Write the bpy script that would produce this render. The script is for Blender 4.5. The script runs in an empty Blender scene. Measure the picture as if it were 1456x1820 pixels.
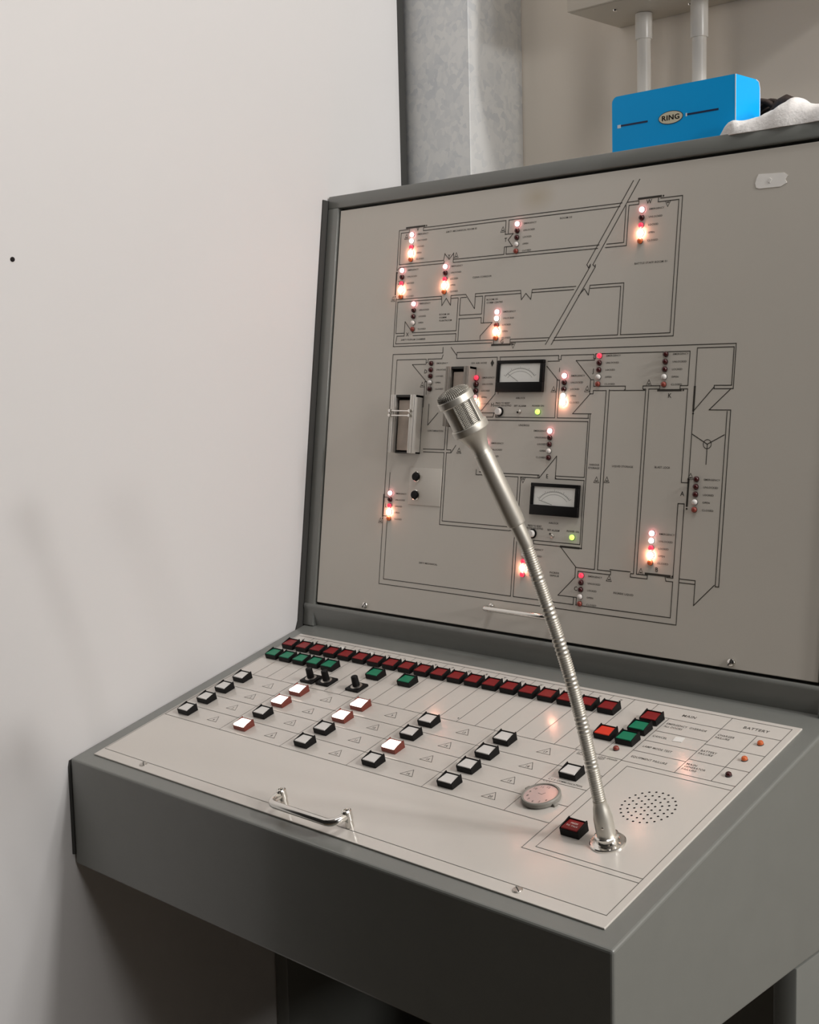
import bpy, bmesh, math, random
from mathutils import Vector, Matrix
random.seed(7)
PI = math.pi
scene = bpy.context.scene
COL = scene.collection
OZ = 0.76                      # height of the desk front edge above the floor

# ------------------------------------------------------------------ camera, world, lights, exposure
cam_data = bpy.data.cameras.new('camera')
cam = bpy.data.objects.new('camera', cam_data)
COL.objects.link(cam)
cam.location = (1.42840, -0.88315, 0.48975 + OZ)
cam.rotation_euler = (math.radians(83.4945), math.radians(1.4182), math.radians(43.7612))
cam_data.sensor_fit = 'VERTICAL'
cam_data.sensor_height = 36.0
cam_data.lens = 2297.0 / 1820.0 * 36.0
cam_data.clip_start = 0.02
scene.camera = cam
scene.view_settings.view_transform = 'Standard'
scene.view_settings.look = 'None'
scene.view_settings.gamma = 1.0
scene.view_settings.use_curve_mapping = False
scene.view_settings.exposure = 0.0

world = bpy.data.worlds.new('world')
scene.world = world
world.use_nodes = True
world.node_tree.nodes['Background'].inputs[0].default_value = (1.0, 0.93, 0.86, 1)
world.node_tree.nodes['Background'].inputs[1].default_value = 0.012


def area(name, loc, target, sx, sy, power, color):
    l = bpy.data.lights.new(name, 'AREA')
    l.shape = 'RECTANGLE'
    l.size, l.size_y, l.energy, l.color = sx, sy, power, color
    o = bpy.data.objects.new(name, l)
    COL.objects.link(o)
    o.location = loc
    o.rotation_euler = (Vector(target) - Vector(loc)).to_track_quat('-Z', 'Y').to_euler()
    return o


LW = (1.0, 0.98, 0.965)
area('near_lamp', (3.4, 0.32, OZ + 2.2), (0.4, 0.15, OZ + 0.1), 0.20, 0.20, 34.0, LW)
area('far_lamp', (3.9, 0.70, OZ + 2.2), (0.3, 0.2, OZ + 0.1), 0.20, 0.20, 27.0, LW)
area('low_lamp', (3.4, 0.20, OZ + 1.02), (0.3, 0.1, OZ + 0.1), 0.14, 0.14, 12.0, LW)
area('front_lamp', (3.6, -0.40, OZ + 1.05), (0.3, 0.4, OZ + 0.5), 0.28, 0.28, 14.0, LW)
area('overhead_fill', (1.05, -0.06, OZ + 2.2), (0.5, 0.1, OZ), 1.3, 0.30, 11.5, LW)  # unseen overhead light added to emulate frontal room light on the panel

# ------------------------------------------------------------------ materials


def mat(name, color, rough=0.5, metal=0.0, emit=None, strength=0.0, coat=0.0, spec=0.5, noise=None, bump=None):
    m = bpy.data.materials.new(name)
    m.use_nodes = True
    nt = m.node_tree
    b = nt.nodes['Principled BSDF']
    b.inputs['Base Color'].default_value = (*color, 1)
    b.inputs['Roughness'].default_value = rough
    b.inputs['Metallic'].default_value = metal
    b.inputs['Specular IOR Level'].default_value = spec
    b.inputs['Coat Weight'].default_value = coat
    b.inputs['Coat Roughness'].default_value = 0.12
    if emit:
        b.inputs['Emission Color'].default_value = (*emit, 1)
        b.inputs['Emission Strength'].default_value = strength
    if noise or bump:
        tc = nt.nodes.new('ShaderNodeTexCoord')
    if noise:                                  # (scale, amount) slight mottling of the paint
        n = nt.nodes.new('ShaderNodeTexNoise')
        n.inputs['Scale'].default_value = noise[0]
        n.inputs['Detail'].default_value = 6
        nt.links.new(tc.outputs['Object'], n.inputs['Vector'])
        mx = nt.nodes.new('ShaderNodeMix')
        mx.data_type = 'RGBA'
        k = noise[1]
        mx.inputs[6].default_value = (*[c * (1 - k) for c in color], 1)
        mx.inputs[7].default_value = (*[min(1, c * (1 + k)) for c in color], 1)
        nt.links.new(n.outputs['Fac'], mx.inputs[0])
        nt.links.new(mx.outputs[2], b.inputs['Base Color'])
    if bump:                                   # (scale, strength, distance)
        n2 = nt.nodes.new('ShaderNodeTexNoise')
        n2.inputs['Scale'].default_value = bump[0]
        n2.inputs['Detail'].default_value = 4
        nt.links.new(tc.outputs['Object'], n2.inputs['Vector'])
        bp = nt.nodes.new('ShaderNodeBump')
        bp.inputs['Strength'].default_value = bump[1]
        bp.inputs['Distance'].default_value = bump[2]
        nt.links.new(n2.outputs['Fac'], bp.inputs['Height'])
        nt.links.new(bp.outputs['Normal'], b.inputs['Normal'])
    return m


M = {}
M['wall_white'] = mat('white_wall_paint', (0.66, 0.645, 0.635), 0.6, noise=(3, 0.03))
M['wall_cream'] = mat('cream_wall_paint', (0.90, 0.815, 0.71), 0.8, noise=(4, 0.05), bump=(300, 0.12, 0.0006))
M['ceil'] = mat('grey_ceiling_paint', (0.28, 0.27, 0.26), 0.8)
M['floor'] = mat('brown_floor', (0.10, 0.075, 0.05), 0.6, noise=(6, 0.2))
M['grey'] = mat('grey_hammered_paint', (0.185, 0.19, 0.175), 0.34, coat=0.35, noise=(25, 0.06), bump=(900, 0.10, 0.0003))
M['plate'] = mat('beige_enamel_plate', (0.625, 0.585, 0.52), 0.20, noise=(9, 0.025), coat=0.25, bump=(1300, 0.04, 0.0002))
M['desk'] = mat('light_enamel_plate', (0.64, 0.60, 0.55), 0.17, noise=(9, 0.02), coat=0.35)
M['aluminium'] = mat('brushed_aluminium', (0.66, 0.63, 0.58), 0.4, 0.55)
M['bronze'] = mat('worn_bronze_frame', (0.30, 0.27, 0.235), 0.45, 0.4)
M['ink'] = mat('dark_ink', (0.035, 0.03, 0.022), 0.5)
M['greyink'] = mat('grey_ink', (0.075, 0.07, 0.06), 0.5)
M['black'] = mat('black_plastic', (0.006, 0.0055, 0.0055), 0.45, spec=0.18)
M['rubber'] = mat('dark_rubber', (0.045, 0.044, 0.04), 0.75)
M['chrome'] = mat('chrome', (0.80, 0.78, 0.74), 0.16, 1.0)
M['satin'] = mat('satin_nickel', (0.66, 0.63, 0.565), 0.42, 0.75)
M['steel'] = mat('dull_steel', (0.55, 0.52, 0.48), 0.35, 1.0)
M['white_cap'] = mat('white_translucent_cap', (0.72, 0.70, 0.67), 0.3)
M['red_cap'] = mat('dark_red_cap', (0.24, 0.009, 0.011), 0.35, spec=0.3)
M['red_cap_lit'] = mat('bright_red_cap', (0.55, 0.03, 0.012), 0.25, emit=(1, 0.05, 0.02), strength=0.16)
M['green_cap'] = mat('green_cap', (0.004, 0.20, 0.10), 0.35, spec=0.3)
M['grille_dark'] = mat('dark_wire_mesh', (0.30, 0.28, 0.24), 0.5, 0.6)
M['lit_cap'] = mat('lit_white_cap', (0.9, 0.85, 0.8), 0.4, emit=(1.0, 0.86, 0.76), strength=2.6)
M['lit_side'] = mat('cap_glow_housing', (0.11, 0.022, 0.014), 0.4, emit=(1.0, 0.16, 0.09), strength=0.045)  # light leaking from the lit cap, painted onto the black housing
M['lens_dark'] = mat('dark_red_lens', (0.05, 0.008, 0.008), 0.15)
M['lens_red_off'] = mat('dull_red_lens', (0.25, 0.05, 0.035), 0.2)
M['lens_white'] = mat('white_lens', (0.78, 0.74, 0.70), 0.2)
M['lens_orange'] = mat('orange_lens', (0.50, 0.11, 0.03), 0.2, emit=(1, 0.18, 0.05), strength=0.10)
M['led_red_dim'] = mat('glowing_red_lens', (0.6, 0.03, 0.06), 0.2, emit=(1, 0.05, 0.10), strength=0.9)
M['led_red'] = mat('bright_red_lamp', (0.9, 0.5, 0.5), 0.3, emit=(1.0, 0.33, 0.36), strength=8.0)
M['led_white'] = mat('bright_white_lamp', (0.9, 0.85, 0.8), 0.3, emit=(1.0, 0.82, 0.74), strength=5.0)
M['led_big'] = mat('bright_amber_lamp', (0.95, 0.8, 0.7), 0.3, emit=(1.0, 0.43, 0.28), strength=60.0)
M['led_pink'] = mat('pale_pink_lens', (0.8, 0.6, 0.58), 0.2, emit=(1.0, 0.4, 0.4), strength=0.5)
M['led_green'] = mat('lit_green_lamp', (0.4, 0.8, 0.15), 0.3, emit=(0.50, 1.0, 0.12), strength=1.6)
M['dial'] = mat('ivory_dial_card', (0.95, 0.94, 0.89), 0.45)
M['card'] = mat('brown_grained_card', (0.48, 0.40, 0.335), 0.55, noise=(60, 0.3))
M['blue'] = mat('glossy_blue_card', (0.0, 0.43, 1.0), 0.4, spec=0.25, noise=(5, 0.06))
M['navy'] = mat('navy_ink', (0.01, 0.02, 0.08), 0.4)
M['cardwhite'] = mat('white_card_edge', (0.75, 0.82, 0.88), 0.6)
M['label_cream'] = mat('cream_label', (0.75, 0.70, 0.52), 0.4)
M['cloth'] = mat('white_terry_cloth', (0.86, 0.83, 0.80), 0.95, bump=(260, 0.5, 0.0015))
M['cord'] = mat('dark_brown_cord', (0.035, 0.02, 0.014), 0.7, bump=(500, 0.4, 0.001))
M['enamel_box'] = mat('pale_grey_enamel', (0.60, 0.54, 0.45), 0.4, noise=(8, 0.03))
M['pvc'] = mat('white_pvc', (0.90, 0.86, 0.79), 0.28)
M['paper'] = mat('white_paper', (0.80, 0.78, 0.74), 0.6)
M['tape'] = mat('torn_white_tape', (0.92, 0.89, 0.84), 0.5, noise=(90, 0.05))
M['pinkface'] = mat('pinkish_dial', (0.60, 0.45, 0.42), 0.2, coat=0.6)
M['casegrey'] = mat('worn_grey_case', (0.26, 0.245, 0.215), 0.5, noise=(120, 0.25))
M['hole'] = mat('dark_hole', (0.008, 0.004, 0.004), 0.9)

# a faint brown tide mark in the enamel above the plan
m_ = M['plate']
nt = m_.node_tree
bs = nt.nodes['Principled BSDF']
src = bs.inputs['Base Color'].links[0].from_socket
tc = nt.nodes.new('ShaderNodeTexCoord')
mp = nt.nodes.new('ShaderNodeMapping'); mp.vector_type = 'POINT'
mp.inputs['Location'].default_value = (-0.372 / 0.034, -0.566 / 0.022, 0)
mp.inputs['Scale'].default_value = (1 / 0.034, 1 / 0.022, 1 / 0.03)
gr = nt.nodes.new('ShaderNodeTexGradient'); gr.gradient_type = 'SPHERICAL'
mu = nt.nodes.new('ShaderNodeMath'); mu.operation = 'MULTIPLY'; mu.inputs[1].default_value = 0.55
mxs = nt.nodes.new('ShaderNodeMix'); mxs.data_type = 'RGBA'
mxs.inputs[7].default_value = (0.46, 0.37, 0.23, 1)
nt.links.new(tc.outputs['Object'], mp.inputs['Vector']); nt.links.new(mp.outputs[0], gr.inputs[0])
nt.links.new(gr.outputs['Fac'], mu.inputs[0]); nt.links.new(mu.outputs[0], mxs.inputs[0])
nt.links.new(src, mxs.inputs[6]); nt.links.new(mxs.outputs[2], bs.inputs['Base Color'])

# galvanised sheet: spangles from voronoi cells
g = mat('galvanised_steel', (0.5, 0.5, 0.5), 0.5, 0.25)
nt = g.node_tree
b = nt.nodes['Principled BSDF']
tc = nt.nodes.new('ShaderNodeTexCoord')
wob = nt.nodes.new('ShaderNodeTexNoise'); wob.inputs['Scale'].default_value = 45
add = nt.nodes.new('ShaderNodeVectorMath'); add.operation = 'MULTIPLY_ADD'
add.inputs[1].default_value = (0.02, 0.02, 0.02)
vo = nt.nodes.new('ShaderNodeTexVoronoi'); vo.inputs['Scale'].default_value = 105
vo2 = nt.nodes.new('ShaderNodeTexNoise'); vo2.inputs['Scale'].default_value = 14; vo2.inputs['Detail'].default_value = 5
mx = nt.nodes.new('ShaderNodeMath'); mx.operation = 'MULTIPLY_ADD'; mx.inputs[1].default_value = 0.55
sep = nt.nodes.new('ShaderNodeSeparateColor')
cr = nt.nodes.new('ShaderNodeValToRGB')
cr.color_ramp.elements[0].position = 0.25; cr.color_ramp.elements[0].color = (0.56, 0.58, 0.60, 1)
cr.color_ramp.elements[1].position = 0.95; cr.color_ramp.elements[1].color = (0.74, 0.74, 0.725, 1)
nt.links.new(tc.outputs['Object'], wob.inputs['Vector'])
nt.links.new(wob.outputs['Color'], add.inputs[0]); nt.links.new(tc.outputs['Object'], add.inputs[2])
nt.links.new(add.outputs[0], vo.inputs['Vector']); nt.links.new(tc.outputs['Object'], vo2.inputs['Vector'])
nt.links.new(vo.outputs['Color'], sep.inputs[0]); nt.links.new(sep.outputs[0], mx.inputs[0]); nt.links.new(vo2.outputs['Fac'], mx.inputs[2])
nt.links.new(mx.outputs[0], cr.inputs[0]); nt.links.new(cr.outputs[0], b.inputs['Base Color'])
M['galv'] = g

M['grille'] = mat('wire_grille', (0.56, 0.53, 0.47), 0.42, 0.7)

# ------------------------------------------------------------------ mesh builder


class MB:
    """collects shapes in one bmesh; build() links them as ONE mesh object"""

    def __init__(self):
        self.bm = bmesh.new()
        self.mats = []

    def mi(self, m):
        if m not in self.mats:
            self.mats.append(m)
        return self.mats.index(m)

    def face(self, pts, m):
        vs = [self.bm.verts.new(p) for p in pts]
        f = self.bm.faces.new(vs)
        f.material_index = self.mi(m)
        return f

    def box(self, x0, x1, y0, y1, z0, z1, m, bev=0.0, seg=2, xf=None):
        r = bmesh.ops.create_cube(self.bm, size=1.0)
        vs = r['verts']
        bmesh.ops.scale(self.bm, vec=(x1 - x0, y1 - y0, z1 - z0), verts=vs)
        bmesh.ops.translate(self.bm, vec=((x0 + x1) / 2, (y0 + y1) / 2, (z0 + z1) / 2), verts=vs)
        fs = {f for v in vs for f in v.link_faces}
        if bev:
            es = list({e for v in vs for e in v.link_edges})
            rr = bmesh.ops.bevel(self.bm, geom=es, offset=bev, segments=seg, affect='EDGES', profile=0.5)
            vs = list({v for v in rr['verts']})
            fs = {f for v in vs for f in v.link_faces}
        i = self.mi(m)
        for f in fs:
            f.material_index = i
        if xf is not None:
            bmesh.ops.transform(self.bm, matrix=xf, verts=list({v for f in fs for v in f.verts}))
        return fs

    def prism(self, poly, d0, d1, m, axis=(0, 1, 2)):
        """extrude a polygon (list of 2-tuples) from d0 to d1; axis maps (a,b,d) to xyz slots"""
        def P(a, b, d):
            q = [0, 0, 0]
            q[axis[0]], q[axis[1]], q[axis[2]] = a, b, d
            return q
        lo = [self.bm.verts.new(P(a, b, d0)) for a, b in poly]
        hi = [self.bm.verts.new(P(a, b, d1)) for a, b in poly]
        i = self.mi(m)
        n = len(poly)
        fs = [self.bm.faces.new(lo), self.bm.faces.new(hi)]
        for k in range(n):
            fs.append(self.bm.faces.new((lo[k], lo[(k + 1) % n], hi[(k + 1) % n], hi[k])))
        for f in fs:
            f.material_index = i
        bmesh.ops.recalc_face_normals(self.bm, faces=fs)
        return fs

    def lathe(self, prof, m, seg=24, xf=None, cap=True):
        """profile of (radius, height[, material]) turned about local z"""
        xf = xf or Matrix()
        rings = []
        for p in prof:
            r, z = p[0], p[1]
            if r < 1e-7:
                rings.append([self.bm.verts.new(xf @ Vector((0, 0, z)))])
            else:
                rings.append([self.bm.verts.new(xf @ Vector((r * math.cos(2 * PI * k / seg), r * math.sin(2 * PI * k / seg), z))) for k in range(seg)])
        for q in range(len(prof) - 1):
            i = self.mi(prof[q + 1][2] if len(prof[q + 1]) > 2 else m)
            a, c = rings[q], rings[q + 1]
            for k in range(seg):
                k2 = (k + 1) % seg
                if len(a) == 1 and len(c) == 1:
                    continue
                if len(a) == 1:
                    f = self.bm.faces.new((a[0], c[k], c[k2]))
                elif len(c) == 1:
                    f = self.bm.faces.new((a[k], a[k2], c[0]))
                else:
                    f = self.bm.faces.new((a[k], a[k2], c[k2], c[k]))
                f.material_index = i
        if cap:
            i = self.mi(m)
            if len(rings[0]) > 1:
                self.bm.faces.new(rings[0][::-1]).material_index = i
            if len(rings[-1]) > 1:
                self.bm.faces.new(rings[-1]).material_index = i

    def tube(self, path, radii, m, seg=12, cap=True):
        path = [Vector(p) for p in path]
        if not hasattr(radii, '__len__'):
            radii = [radii] * len(path)
        t0 = (path[1] - path[0]).normalized()
        ref = Vector((0, 0, 1)) if abs(t0.z) < 0.9 else Vector((1, 0, 0))
        nrm = (ref - t0 * ref.dot(t0)).normalized()
        rings = []
        for i, p in enumerate(path):
            t = (path[min(i + 1, len(path) - 1)] - path[max(i - 1, 0)]).normalized()
            nrm = (nrm - t * nrm.dot(t)).normalized()
            bn = t.cross(nrm)
            rings.append([self.bm.verts.new(p + (nrm * math.cos(2 * PI * k / seg) + bn * math.sin(2 * PI * k / seg)) * radii[i]) for k in range(seg)])
        j = self.mi(m)
        for a, c in zip(rings, rings[1:]):
            for k in range(seg):
                self.bm.faces.new((a[k], a[(k + 1) % seg], c[(k + 1) % seg], c[k])).material_index = j
        if cap:
            self.bm.faces.new(rings[0][::-1]).material_index = j
            self.bm.faces.new(rings[-1]).material_index = j

    def stroke(self, pts, w, z, m, closed=False):
        """printed line: flat strip of width w along a polyline in the local xy plane"""
        pts = [Vector((p[0], p[1])) for p in pts]
        if closed:
            pts = pts + [pts[0]]
        i = self.mi(m)
        for a, c in zip(pts, pts[1:]):
            d = c - a
            if d.length < 1e-6:
                continue
            d = d.normalized()
            n = Vector((-d.y, d.x)) * w / 2
            e = d * w / 2
            q = [a - e - n, c + e - n, c + e + n, a - e + n]
            self.bm.faces.new([self.bm.verts.new((v.x, v.y, z)) for v in q]).material_index = i

    def disc(self, x, y, z, r, m, seg=12):
        i = self.mi(m)
        self.bm.faces.new([self.bm.verts.new((x + r * math.cos(2 * PI * k / seg), y + r * math.sin(2 * PI * k / seg), z)) for k in range(seg)]).material_index = i

    def text(self, s, x, y, z, capheight, m, width=None, align='left', rot=0.0):
        vs, fs, w = glyphs(s)
        sy = capheight
        sx = (width / w) if width else sy
        ox = {'left': 0, 'center': -w * sx / 2, 'right': -w * sx}[align]
        c, sn = math.cos(rot), math.sin(rot)
        i = self.mi(m)
        out = []
        for vx, vy in vs:
            px, py = vx * sx + ox, (vy - 0.5) * sy
            out.append(self.bm.verts.new((x + px * c - py * sn, y + px * sn + py * c, z)))
        for f in fs:
            try:
                self.bm.faces.new([out[k] for k in f]).material_index = i
            except ValueError:
                pass

    def build(self, name, parent=None, world=None, smooth=25, label=None):
        me = bpy.data.meshes.new(name)
        bmesh.ops.recalc_face_normals(self.bm, faces=self.bm.faces[:]) if smooth == -1 else None
        self.bm.to_mesh(me)
        self.bm.free()
        for m in self.mats:
            me.materials.append(M[m])
        if smooth and smooth > 0:
            me.polygons.foreach_set('use_smooth', [True] * len(me.polygons))
            me.set_sharp_from_angle(angle=math.radians(smooth))
        return link(name, me, parent, world, label)


_gl = {}


def glyphs(s):
    """outline mesh of a string, cap height 1, left edge at x = 0"""
    if s in _gl:
        return _gl[s]
    cu = bpy.data.curves.new('lettering', 'FONT')
    cu.body = s
    cu.resolution_u = 2
    cu.space_character = 1.08
    cu.offset = 0.010
    o = bpy.data.objects.new('lettering', cu)
    COL.objects.link(o)
    dg = bpy.context.evaluated_depsgraph_get()
    me = bpy.data.meshes.new_from_object(o.evaluated_get(dg))
    vs = [(v.co.x / 0.69, v.co.y / 0.69) for v in me.vertices]
    fs = [tuple(p.vertices) for p in me.polygons]
    bpy.data.objects.remove(o)
    bpy.data.curves.remove(cu)
    bpy.data.meshes.remove(me)
    x0 = min(v[0] for v in vs)
    x1 = max(v[0] for v in vs)
    vs = [(v[0] - x0, v[1]) for v in vs]
    _gl[s] = (vs, fs, x1 - x0)
    return _gl[s]


WM = {}                                  # world matrices, kept so that children can be placed in world space


def link(name, data, parent=None, world=None, label=None):
    o = bpy.data.objects.new(name, data)
    COL.objects.link(o)
    world = world or Matrix()
    WM[o.name] = world
    if parent is not None:
        o.parent = parent
        o.matrix_parent_inverse = WM[parent.name].inverted()
    o.matrix_basis = world
    if label:
        o['label'] = label
    return o


def thing(name, label, cat, loc, group=None):
    o = link(name, None, None, Matrix.Translation(loc))
    o.empty_display_size = 0.05
    return tag(o, label, cat, group)


def tag(o, label, cat, group=None):
    o['label'] = label
    o['category'] = cat
    if group:
        o['group'] = group
    return o


def struct(o):
    o['kind'] = 'structure'
    return o


def frame(origin, u, v, n):
    m = Matrix((Vector(u), Vector(v), Vector(n))).transposed().to_4x4()
    m.translation = Vector(origin)
    return m


def to_axis(p, d):
    return Matrix.Translation(p) @ Vector(d).to_track_quat('Z', 'Y').to_matrix().to_4x4()


AL, BE = 0.1263, 0.2634                  # lean of the upright panel, slope of the desk
PF = frame((0, 0.3947, 0.1390 + OZ), (1, 0, 0), (0, math.sin(AL), math.cos(AL)), (0, -math.cos(AL), math.sin(AL)))
DF = frame((0, 0, OZ), (1, 0, 0), (0, math.cos(BE), math.sin(BE)), (0, -math.sin(BE), math.cos(BE)))
mm = 0.001


def pv(u, v, h=0.0):
    return PF @ Vector((u, v, h))


def dv(u, v, h=0.0):
    return DF @ Vector((u, v, h))

# ------------------------------------------------------------------ measured layout (millimetres on the plates)
THIN = """
1436,5448 1256,5448 1256,4883
1456,5454 1456,5407 1297,5407 1297,4961 2148,4961 2165,5051 2249,4968 2328,5048 2328,4961 3224,4961 3224,5058 3253,5058 3359,5058 3281,5147 3358,5224 3224,5224 3224,5407 1728,5407 1728,5448 4323,5448
4326,5407 3275,5407 3275,5236
1262,4883 1314,4920 2160,4920 2160,4950
2338,4920 4365,4920
2328,4920 2328,4966
3260,5058 3260,4961 4362,4961
1251,4847 1279,4847
1278,4486 1278,3798 3115,3798
1279,4468 2151,4468 2169,4337 2243,4435 2328,4335 2328,4468 2596,4468 2769,4267 2769,4468 3548,4468 3570,4346 3638,4424 3724,4343 3740,4468 4401,4468
2341,4429 2462,4429 2462,3983 1642,3983 1481,4145 1481,3943 1339,3943 1321,3836 3140,3836 3140,3766
1313,4425 1313,3983 1470,3983
1310,4429 2154,4429
1653,3943 2462,3943 2462,3836
2519,4429 2612,4429
2504,4428 2504,4190 2900,4190 2900,4429 2778,4429
2942,4431 2942,4068 3097,4068 2900,3897 2900,3851
2945,4429 3551,4429
2900,4140 2900,4068 2941,4068
2498,4142 2896,4142
2504,4144 2504,3836
3743,4429 4405,4429
3424,3771 3424,3836 4055,3836
3424,3798 4015,3798
3785,5448 5051,5448
3789,5407 5024,5407
5136,5448 5298,5448 5298,5407 5156,5407 5156,4920 4847,4920
5114,5408 5114,4961 4864,4961
5572,5452 5572,5407 5858,5407 5858,3836 5156,3836 5156,4468 4652,4468 4637,4347 4570,4430 4487,4348
5606,5448 5905,5448 5905,3798 4133,3798
3824,4961 4750,4961
3828,4920 4732,4920
5197,5703 4583,4728 4613,4687 4636,4731 4636,4703 4014,3752
5288,5709 4674,4721 4713,4692 4713,4718 4713,4691 4108,3749
3865,4468 4434,4468
3868,4429 4399,4429
4659,4429 5114,4429 5114,3836 4152,3836
2242,3761 2242,3685 1285,3685 1285,1377
1370,3117 1370,3605 1938,3605 1938,3548 1974,3567 1974,3605 2228,3605 2250,3657
1937,3534 1677,3534 1965,3293
1936,3291 1972,3291
1938,3293 1938,2939
1974,3293 1974,3116
2043,2979 2043,2690 2220,2860
2391,3757 2504,3643 2504,3605 3224,3605 3224,3118 2975,2868 3228,2868 3213,2813 3002,2813
2504,3643 2504,3685 3929,3685
3230,2868 3260,2868 3260,2813 3432,2813
3036,2772 4003,2772
1990,2358 2382,2358 2382,2671
1994,2318 2382,2318 2382,1447
2425,2671 2425,2358 2504,2358 2504,2318 2425,2318 2425,1449
2513,2322 2589,2422
2982,2106 2982,2040 3036,2040
3394,2077 4027,2077 4027,2040 3750,2040 3750,1593
3417,2040 3706,2040 3706,1591
1285,2000 1285,1469
1285,1389 1285,411 4197,411
1370,2003 1370,1722
1268,1651 1356,1651
1279,1383 1353,1383
1370,1333 1370,486 3706,486 3706,1242
3750,1221 3750,486 4159,486
2425,2045 2425,1383 3617,1383
2382,2043 2382,1332 3620,1332
2981,3685 5306,3685
3267,3605 4237,3605 4237,3552 4278,3552 4278,3605 4777,3605
3275,3591 3275,3120
4060,3471 4250,3291 4278,3291 4278,2813 4764,2813
4237,3296 4237,2813 3260,2813 3260,2855
4071,3534 4255,3534
3057,2772 4756,2772 4756,2077 4308,2077 4308,2040 4750,2040
3402,2077 4046,2077 4046,2040 3743,2040
4048,2040 4308,2329 4308,2051
4783,3602 4783,3552 4807,3552 4807,3608
4798,3534 4515,3534 4756,3297 4756,3117 4807,3117 4807,3157 5001,3157 5001,2009
4807,3278 4807,3210 5278,3210 5278,3167
4768,3291 4803,3291
4763,3117 4513,2868 4783,2868 4783,1999
4798,2868 4756,2868 4756,2817
4830,3612 5312,3612
5052,3157 5280,3157
5046,3165 5046,2011
4464,3685 6743,3685 6743,3172 6497,3172 6497,3210 6719,3210 6719,3647 6243,3647 6243,3192
6251,2919 6495,3191
6711,3168 6451,2928 6730,2928 6730,2908 6730,1703
6685,2911 6685,1700
4811,3612 6148,3612 6148,3210 6046,3210 6046,3172 6148,3172 6148,2077 6243,2077 6243,2919
6206,1669 6206,1829 6122,1829 6122,1664
5275,3168 5259,3157 5560,3157 5530,3174 5530,3210 5768,3210 5768,3172 5615,3172 5615,1631
5538,3172 5572,3172 5572,1629
6253,2643 6457,2533 6668,2644
6458,2533 6458,2301
4306,2063 4323,2040 4756,2040 4756,1240 4027,1240 4027,1194 4783,1194 4783,2024
4465,1186 4722,952 5001,952 5001,2147
4713,953 4713,827 4470,580 4737,580
4756,825 4756,909 5242,909 5242,952 5046,952 5046,2149
5229,971 5520,971
4756,494 4756,580 4713,580 4713,486 4398,486
4753,486 5559,486
4448,411 5564,411
5572,2035 5572,952 5530,952 5530,909 5768,909 5768,952 5615,952 5615,2037
5229,971 5523,971
6012,961 6029,909 6122,909 6122,486 5232,486
6033,952 6122,952 6122,1829 6206,1829 6206,411 5238,411
6210,952 6420,952 6420,909 6206,909
6420,921 6420,664 6671,922
6685,2086 6685,909 6730,909 6730,2088
"""
THICK = """
1398,5472 1749,5472
1256,4848 1256,4543
3117,3769 3426,3769
5294,5472 5605,5472
6243,3192 6243,2919
5747,3157 6056,3157
6243,2113 6243,1810
1278,1681 1278,1380
4465,1194 4746,1194
5743,971 6077,971
"""
PT = [ (216.5, 535.0, 55.6, 'DIRTY MECHANICAL ROOM 02'),(411.6, 535.0, 18.7, 'ROOM 03'),(270.2, 469.0, 33.1, 'CLEAN CORRIDOR'),(529.3, 469.0, 45.9, 'BATTLE STAFF ROOM 01'),(297.4, 437.6, 19.3, 'ROOM 05'),(297.7, 433.5, 27.7, 'COMM CENTRE'),(213.2, 421.6, 18.7, 'ROOM 04'),(213.6, 417.4, 13.0, 'COMM'),(214.0, 413.1, 22.7, 'PLANTROOM'),(142.6, 388.8, 47.2, 'DIRTY PLENUM CHAMBER'),(277.6, 353.4, 27.3, '15V AIR HOSE'),(204.6, 261.2, 29.2, 'CONTAMINATION'),(358.3, 306.5, 15.4, 'AIRLOCK'),(324.7, 299.8, 24.3, 'PRESS TO RESET'),(322.4, 296.6, 29.1, 'AUDIO VIA KEYPAD'),(356.1, 296.2, 19.7, 'SET ALARM'),(386.1, 296.4, 19.2, 'POWER ON'),(365.9, 271.2, 17.8, 'UNDRESS'),(481.8, 224.0, 14.9, 'VARIOUS'),(480.8, 220.0, 16.7, 'STORAGE'),(516.0, 223.4, 30.5, 'LIQUID STORAGE'),(577.0, 224.4, 21.3, 'BLAST LOCK'),(204.4, 77.8, 34.3, 'DIRTY MECHANICAL'),(431.7, 85.5, 14.8, 'INGRESS'),(432.0, 81.7, 14.8, 'VAPOUR'),(425.1, 148.0, 15.4, 'AIRLOCK'),(391.8, 142.4, 22.5, 'PRESS TO RESET'),(389.8, 139.4, 27.0, 'AUDIO VIA KEYPAD'),(423.6, 138.8, 19.1, 'SET ALARM'),(454.3, 139.4, 18.6, 'POWER ON'),(530.3, 69.6, 28.7, 'INGRESS LIQUID'),(204.5, 198.7, 28.2, 'MONITORED'),(213.5, 195.6, 10.9, 'ALERT'),(204.5, 173.1, 27.6, 'MONITORED'),(207.4, 169.6, 22.4, 'NOT CLEAR') ]
PL = [ (162.0, 543.9, 'V'),(323.8, 515.1, 'T'),(544.3, 542.5, 'W'),(131.4, 470.2, 'Z'),(224.6, 501.0, 'Y'),(154.3, 396.3, 'X'),(328.6, 381.2, 'G'),(194.2, 343.5, 'D'),(319.0, 297.5, 'H'),(426.4, 342.3, 'I'),(478.3, 340.3, 'J'),(591.4, 309.5, 'K'),(417.8, 206.9, 'E'),(617.1, 194.8, 'A'),(589.3, 103.2, 'B'),(473.6, 69.0, 'C'),(133.4, 153.4, 'L') ]
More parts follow.
